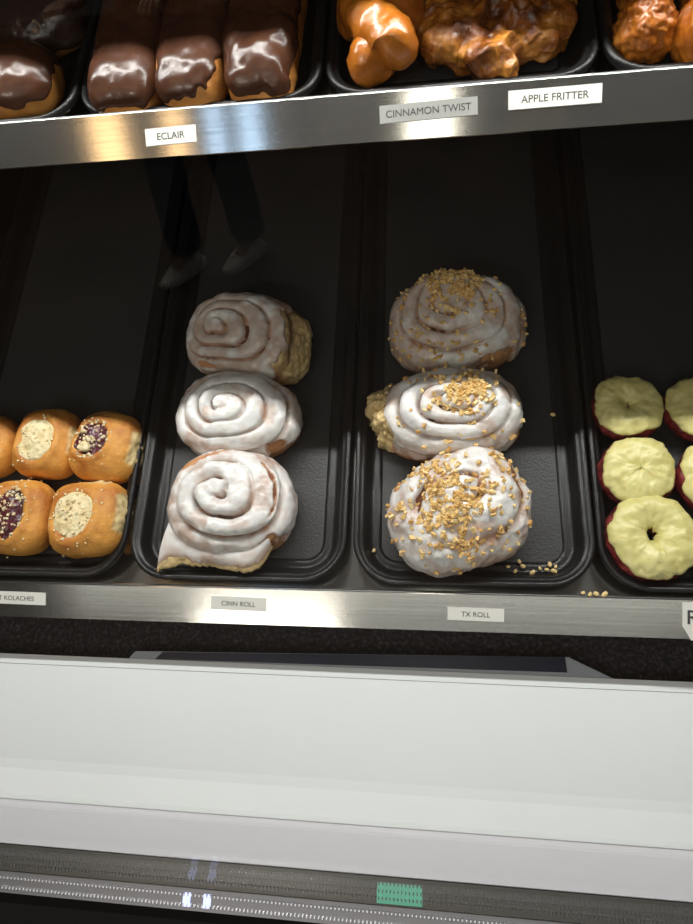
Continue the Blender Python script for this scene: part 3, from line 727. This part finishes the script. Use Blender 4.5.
doughnut((0.2715, 0.0500, TF), (0, 0, 0), 'yellow-iced red doughnut with an open hole nearest the shelf front', 0.0215, 0.0165, True, 3)
doughnut((0.2665, 0.1105, TF), (0, 0, 1), 'yellow-iced red doughnut with its hole iced over, second from the front', 0.0180, 0.0158, False, 7)
doughnut((0.2640, 0.1750, TF), (0, 0, 2), 'dimly lit yellow-iced doughnut with a small hole at the back', 0.0175, 0.0150, True, 12)
doughnut((0.3335, 0.1050, TF), (0, 0, 0.5), 'yellow-iced red doughnut cut by the right picture edge, lower one', 0.0190, 0.0155, False, 17)
doughnut((0.3300, 0.1720, TF), (0, 0, 0.9), 'yellow-iced doughnut cut by the right picture edge, farther back', 0.0180, 0.0150, True, 22)
doughnut((0.3430, 0.0360, TF), (0, 0, 0.9), 'yellow-iced red doughnut at the right picture edge beside the front one', 0.0185, 0.0150, True, 26)

# ------------------------------------------------------------------ upper shelf pastries
UF = UZ + 0.0043
def coated(name, loc, rz, label, cat, group, outline, H, dough, coat, seed, lim0=0.45, lw=0.12, curve=None, nz_amp=0.001, coat_name='chocolate_icing', nu=150, nv=80, thick=0.0016, tilt=(0, 0)):
    root = empty(name, loc, (tilt[0], tilt[1], rz))
    P, th, cr, cz = shell(outline, H, nu, nv, curve or dict(p_up=2.4, q_up=2.1, waist=.45, foot=.8))
    N = normals(P); nz = fbm(P, 45, seed, 3) * nz_amp
    D = P + N * nz[..., None]; D[..., 2] = np.maximum(D[..., 2], 0)
    mobj('dough', to_verts(D), grid_faces(nu, nv + 2), dough, root)
    if coat:
        arc = P[nv // 2, :, :2]
        lim = lim0 + lw * vnoise(P[..., 0] * 60, P[..., 1] * 60, seed, seed + 4) + lw * .5 * vnoise(P[..., 0] * 180, P[..., 1] * 180, seed, seed + 5)
        cov = sstep(lim - 0.05, lim + 0.06, P[..., 2] / H)
        I = P + N * (nz + (thick + .0006 * fbm(P, 60, seed + 9, 2)) * cov - 0.0015 * (1 - cov))[..., None]
        I[..., 2] = np.maximum(I[..., 2], 0.001)
        k = int(nv * 0.93)
        mobj(coat_name, to_verts(I[:k]), grid_faces(nu, k), coat, root)
    tag(root, label, cat, group)
    return root
EC = dict(p_up=3.6, q_up=2.6, waist=.45, foot=.86)
def long_outline(wx, ly): return ell(wx, ly, 0, 5.0)
GE = 'chocolate eclairs side by side'
coated('eclair', (-0.1515, 0.391, UF), 0.01, 'chocolate eclair on the left, beside the round chocolate doughnuts', 'eclair', GE, long_outline(0.0264, 0.0735), 0.037, M_eclair, M_choc, 3, 0.50, nu=260, curve=EC)
coated('eclair', (-0.0985, 0.393, UF), 0.0, 'middle chocolate eclair, its icing edge ragged on the right', 'eclair', GE, long_outline(0.0264, 0.0740), 0.037, M_eclair, M_choc, 9, 0.60, nu=260, curve=EC, lw=0.2)
coated('eclair', (-0.0450, 0.393, UF), -0.01, 'chocolate eclair on the right with shiny rippled icing', 'eclair', GE, long_outline(0.0264, 0.0735), 0.037, M_eclair, M_choc, 15, 0.46, nu=260, curve=EC, nz_amp=0.002)
coated('chocolate_doughnut', (-0.252, 0.359, UF), 0.0, 'round chocolate doughnut at the left picture edge, front one', 'doughnut', 'round chocolate doughnuts', ell(0.0400, 0.0330), 0.036, M_eclair, M_choc, 21, 0.50)
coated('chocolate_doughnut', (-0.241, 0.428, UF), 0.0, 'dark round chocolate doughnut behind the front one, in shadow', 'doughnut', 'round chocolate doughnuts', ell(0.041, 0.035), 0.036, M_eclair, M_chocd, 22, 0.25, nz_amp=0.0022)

# cinnamon twist: two thick strands wound round each other
def twist():
    root = empty('cinnamon_twist', (0.0435, 0.392, UF), (0, 0, 0.06))
    n, m = 130, 32
    rs = 0.0168
    vs = []; fs = []
    for s in (0, 1):
        b0 = len(vs)
        for i in range(n):
            u = i / (n - 1); y = -0.062 + 0.125 * u
            a = u * 2 * PI * 0.95 + s * PI + 0.35
            def cen(u_):
                a_ = u_ * 2 * PI * 0.95 + s * PI + 0.35
                sq = 0.0118 * min(1, (u_ * 6 + .35), ((1 - u_) * 6 + .35))
                return Vector((sq * math.cos(a_) * 1.35, -0.062 + 0.125 * u_, 0.0240 + sq * math.sin(a_) * 0.60))
            c = cen(u); t = (cen(min(1, u + .01)) - cen(max(0, u - .01))).normalized()
            e = Vector((0, 0, 1)); sx = t.cross(e).normalized(); sy = sx.cross(t)
            end = min(u, 1 - u); rr = rs * math.sqrt(max(0.0, 1 - max(0, 1 - end / 0.09) ** 2)) + 0.0004
            for k in range(m):
                b = k / m * 2 * PI; d = sx * math.cos(b) + sy * math.sin(b)
                p = c + d * rr
                f = 1 + 0.10 * float(vnoise(p.x * 70, p.y * 70, p.z * 70, 3)) + 0.05 * float(vnoise(p.x * 190, p.y * 190, p.z * 190, 4))
                p = c + d * rr * f; p.z = max(p.z, 0.0)
                vs.append(tuple(p))
        for i in range(n - 1):
            for k in range(m): fs.append((b0 + i * m + k, b0 + i * m + (k + 1) % m, b0 + (i + 1) * m + (k + 1) % m, b0 + (i + 1) * m + k))
        fs.append(tuple(b0 + k for k in range(m))); fs.append(tuple(b0 + (n - 1) * m + k for k in range(m)))
    mobj('dough', vs, fs, M_glaze, root)
    tag(root, 'glossy orange glazed cinnamon twist beside the apple fritter', 'pastry')
twist()
# apple fritter
def fritter():
    root = empty('apple_fritter', (0.1270, 0.376, UF), (0, 0, 0.0))
    def out(a):
        ang = np.radians([-180, -165, -150, -130, -112, -95, -76, -60, -45, -20, 0, 45, 90, 135, 180])
        rad = np.array([.060, .062, .050, .039, .044, .051, .048, .038, .040, .056, .056, .055, .045, .052, .060])
        r = np.interp((a + PI) % (2 * PI) - PI, ang, rad)
        r = r * (1 + 0.05 * vnoise(np.cos(a) * 4.2, np.sin(a) * 4.2, 1.0, 8))
        return r
    P, th, cr, cz = shell(out, 0.029, 260, 120, dict(p_up=3.0, q_up=2.1, waist=.45, foot=.85))
    N = normals(P)
    c = fbm(P, 42, 61, 2); kn = 1 - np.abs(fbm(P, 60, 66, 2)) * 2
    D = P + N * (c * 0.0050 + kn * 0.0034 + fbm(P, 120, 70, 3) * 0.0016)[..., None]
    D[..., 2] = np.maximum(D[..., 2], 0)
    mobj('dough', to_verts(D), grid_faces(260, 122), M_fritter, root)
    tag(root, 'large knobbly dark-glazed apple fritter right of the cinnamon twist', 'pastry')
fritter()
GB = 'golden doughnut balls'
def ball(loc, r, label, seed, rough, sm=False):
    root = empty('doughnut_ball', loc, (0, 0, seed))
    P, th, cr, cz = shell(ell(r, r * 0.95), r * 1.75, 110, 70, dict(p_up=2.1, q_up=2.05, waist=.48, foot=.6))
    N = normals(P); D = P + N * (fbm(P, 75, seed, 3) * 0.0014 * rough + fbm(P, 260, seed + 1, 2) * 0.0006 * rough)[..., None]
    D[..., 2] = np.maximum(D[..., 2], 0)
    mobj('dough', to_verts(D), grid_faces(110, 72), M_glaze, root)
    tag(root, label, 'doughnut', GB)
ball((0.2300, 0.356, UF), 0.0205, 'crusty golden doughnut ball nearest the tray corner', 2, 2.0)
ball((0.2370, 0.3985, UF), 0.0215, 'golden doughnut ball behind the one at the tray corner', 5, 1.8)
ball((0.2690, 0.3440, UF), 0.0235, 'smooth golden doughnut ball at the front by the right picture edge', 8, 0.9)
ball((0.2790, 0.3880, UF), 0.0220, 'shiny smooth doughnut ball at the right picture edge, second row', 11, 0.5)

# ------------------------------------------------------------------ loose crumbs
def crumb_mesh(seed, s):
    rng = np.random.default_rng(seed); bm = bmesh.new(); bmesh.ops.create_icosphere(bm, subdivisions=1, radius=s)
    for v in bm.verts: v.co = Vector((v.co.x * rng.uniform(.8, 1.3), v.co.y * rng.uniform(.6, 1), v.co.z * rng.uniform(.5, .8)))
    me = bpy.data.meshes.new('nut_crumb'); bm.to_mesh(me); bm.free(); me.materials.append(M_nut)
    a = me.attributes.new('tint', 'FLOAT', 'POINT'); a.data.foreach_set('value', [0.8] * len(me.vertices)); return me
cms = [crumb_mesh(k, 0.0019 + 0.0004 * k) for k in range(4)]
def crumb(x, y, z, k, label, group):
    o = bpy.data.objects.new('nut_crumb', cms[k % 4]); C.objects.link(o); o.location = (x, y, z); o.rotation_euler = (0, 0, k * 1.3)
    tag(o, label, 'crumb', group)
LB = 'pale gold nut crumb scattered on the front right of the nut roll tray'
for k, (x, y) in enumerate([(0.150, 0.024), (0.156, 0.020), (0.163, 0.025), (0.171, 0.019), (0.178, 0.023), (0.184, 0.022), (0.187, 0.027), (0.190, 0.021), (0.192, 0.025), (0.160, 0.029)]):
    crumb(x, y, 0.006, k, LB, 'loose nut crumbs in the nut roll tray')
LR = 'tiny nut crumb lying on the front edge of the lower shelf'
for k, (x, y) in enumerate([(0.2113, 0.0000), (0.2170, -0.0012), (0.2220, -0.0004), (0.2290, -0.0010)]):
    crumb(x, y, 0.0192, k, LR, 'nut crumbs on the shelf edge')
crumb(0.026, 0.037, 0.0056, 1, 'single nut crumb in the front left corner of the nut roll tray', None)
crumb(0.199, 0.176, 0.0056, 2, 'single nut crumb on the tray floor right of the nut rolls', None)

# ------------------------------------------------------------------ the shop in front of the case
FZ = -0.85
fl = tag(bobj('floor_shop', box_bm((0, -3.4, FZ - 0.02), (12, 10.0, 0.04)), M_floor), kind='structure')
fl.matrix_world = ROOMM

def skin(name, nodes, edges, mat, parent, sub=2, root=0):
    """nodes: (x, y, z, radius[, radius_y]); one continuous skinned surface"""
    me = bpy.data.meshes.new(name); me.from_pydata([n[:3] for n in nodes], edges, [])
    me.materials.append(mat)
    o = bpy.data.objects.new(name, me); C.objects.link(o); o.parent = parent
    sm = o.modifiers.new('skin', 'SKIN'); sm.use_smooth_shade = True
    for i, n in enumerate(nodes):
        v = me.skin_vertices[0].data[i]; v.radius = (n[3], n[4] if len(n) > 4 else n[3]); v.use_root = (i == root)
    ss = o.modifiers.new('sub', 'SUBSURF'); ss.levels = sub; ss.render_levels = sub
    return o
M_skin = simple('skin_tone', (0.45, 0.27, 0.19), 0.5, sss=0.1)
M_jean = simple('dark_navy_denim', (0.028, 0.034, 0.06), 0.85, bdist=0.002, bscale=60)
M_shirt = simple('dark_grey_cotton', (0.05, 0.05, 0.055), 0.85, bdist=0.002, bscale=40)
M_hair = simple('dark_brown_hair', (0.03, 0.02, 0.014), 0.6, bdist=0.004, bscale=120)
M_shoe = simple('off_white_shoe_canvas', (0.80, 0.76, 0.70), 0.6)
def person():
    p = empty('person')
    p.matrix_world = ROOMM @ Matrix.Translation((-0.86, -2.72, FZ)) @ Matrix.Rotation(0.15, 4, 'Z')
    L = (-0.115, 0.10); Rr = (0.125, -0.04)          # ankles (x, y): left of the picture a step ahead
    nodes = [(0, 0, 0.96, 0.135, 0.11), (0, 0, 1.12, 0.12, 0.10), (0, 0, 1.28, 0.145, 0.105), (0, -.01, 1.42, 0.13, 0.09), (0, -.01, 1.50, 0.055), (0, 0.005, 1.56, 0.052),
             (0, 0.01, 1.62, 0.075, 0.085), (0, 0.01, 1.70, 0.082, 0.098), (0, 0.0, 1.76, 0.055, 0.065)]
    edges = [(i, i + 1) for i in range(8)]
    for sx, an in ((-1, L), (1, Rr)):
        b = len(nodes)
        nodes += [(sx * 0.09, 0.0, 0.88, 0.088), (an[0] * .95, an[1] * .6 + 0.02, 0.49, 0.058), (an[0], an[1], 0.28, 0.052), (an[0], an[1], 0.085, 0.036), (an[0] - 0.02, an[1] + 0.11, 0.04, 0.034, 0.026)]
        edges += [(0, b), (b, b + 1), (b + 1, b + 2), (b + 2, b + 3), (b + 3, b + 4)]
        b = len(nodes)
        nodes += [(sx * 0.175, -.01, 1.42, 0.055), (sx * 0.235, 0.0, 1.15, 0.042), (sx * 0.20, 0.16, 1.02, 0.033), (sx * 0.17, 0.25, 1.02, 0.026, 0.020), (sx * 0.165, 0.30, 1.03, 0.034, 0.016)]
        edges += [(3, b), (b, b + 1), (b + 1, b + 2), (b + 2, b + 3), (b + 3, b + 4)]
        palm = b + 4
        for k, (dx, ln) in enumerate(((-.026, .062), (-.009, .072), (.009, .068), (.026, .054))):
            q = len(nodes)
            nodes += [(sx * 0.165 + dx, 0.335, 1.03, 0.0095), (sx * 0.165 + dx, 0.335 + ln * .5, 1.022, 0.0085), (sx * 0.165 + dx, 0.335 + ln * .85, 1.0, 0.0072)]
            edges += [(palm, q), (q, q + 1), (q + 1, q + 2)]
        q = len(nodes)
        nodes += [(sx * 0.165 - sx * 0.045, 0.29, 1.035, 0.011), (sx * 0.165 - sx * 0.058, 0.325, 1.03, 0.009)]
        edges += [(b + 3, q), (q, q + 1)]
    skin('body', nodes, edges, M_skin, p, 2)
    # trousers
    nodes = [(0, 0, 1.00, 0.155, 0.125), (0, 0, 0.93, 0.16, 0.13)]; edges = [(0, 1)]
    for sx, an in ((-1, L), (1, Rr)):
        b = len(nodes)
        nodes += [(sx * 0.095, 0.0, 0.82, 0.105), (an[0] * .95, an[1] * .6 + 0.02, 0.49, 0.082), (an[0], an[1], 0.26, 0.080), (an[0], an[1], 0.075, 0.084)]
        edges += [(1, b), (b, b + 1), (b + 1, b + 2), (b + 2, b + 3)]
    skin('trousers', nodes, edges, M_jean, p, 2)
    nodes = [(0, 0, 0.95, 0.165, 0.135), (0, 0, 1.12, 0.145, 0.12), (0, 0, 1.28, 0.165, 0.125), (0, -.01, 1.42, 0.145, 0.105), (0, -.01, 1.485, 0.07)]; edges = [(i, i + 1) for i in range(4)]
    for sx in (-1, 1):
        b = len(nodes); nodes += [(sx * 0.18, -.01, 1.42, 0.07), (sx * 0.235, 0.0, 1.17, 0.056), (sx * 0.205, 0.14, 1.03, 0.045)]; edges += [(3, b), (b, b + 1), (b + 1, b + 2)]
    skin('shirt', nodes, edges, M_shirt, p, 2)
    skin('hair', [(0, -0.012, 1.79, 0.070, 0.082), (0, -0.035, 1.72, 0.088, 0.085), (0, -0.05, 1.64, 0.070, 0.055)], [(0, 1), (1, 2)], M_hair, p, 2)
    skin('nose', [(0, 0.085, 1.69, 0.010), (0, 0.108, 1.655, 0.013)], [(0, 1)], M_skin, p, 2)
    for sx in (-1, 1):
        e, *_ = shell(ell(0.012, 0.008), 0.012, 24, 16); mobj('eye', to_verts(e), grid_faces(24, 18), M_ink, p).location = (sx * 0.033, 0.088, 1.695)
        skin('ear', [(sx * 0.084, 0.0, 1.70, 0.012, 0.018), (sx * 0.088, 0.0, 1.66, 0.009, 0.012)], [(0, 1)], M_skin, p, 1)
    skin('mouth', [(-0.022, 0.092, 1.615, 0.005), (0.022, 0.092, 1.615, 0.005)], [(0, 1)], M_redjam, p, 1)
    for an in (L, Rr):
        P, th, cr, cz = shell(ell(0.046, 0.135, 0, 2.6), 0.080, 60, 40, dict(p_up=2.6, q_up=1.6, waist=.35, foot=.97))
        P[..., 2] *= 1 - 0.38 * sstep(-0.02, 0.10, P[..., 1])
        o = mobj('shoe', to_verts(P), grid_faces(60, 42), M_shoe, p); o.location = (an[0] - 0.015, an[1] + 0.055, 0.001); o.rotation_euler = (0, 0, 0.35)
    tag(p, 'person in dark navy jeans and white shoes mirrored faintly in the case glass', 'person')
person()
print('done')
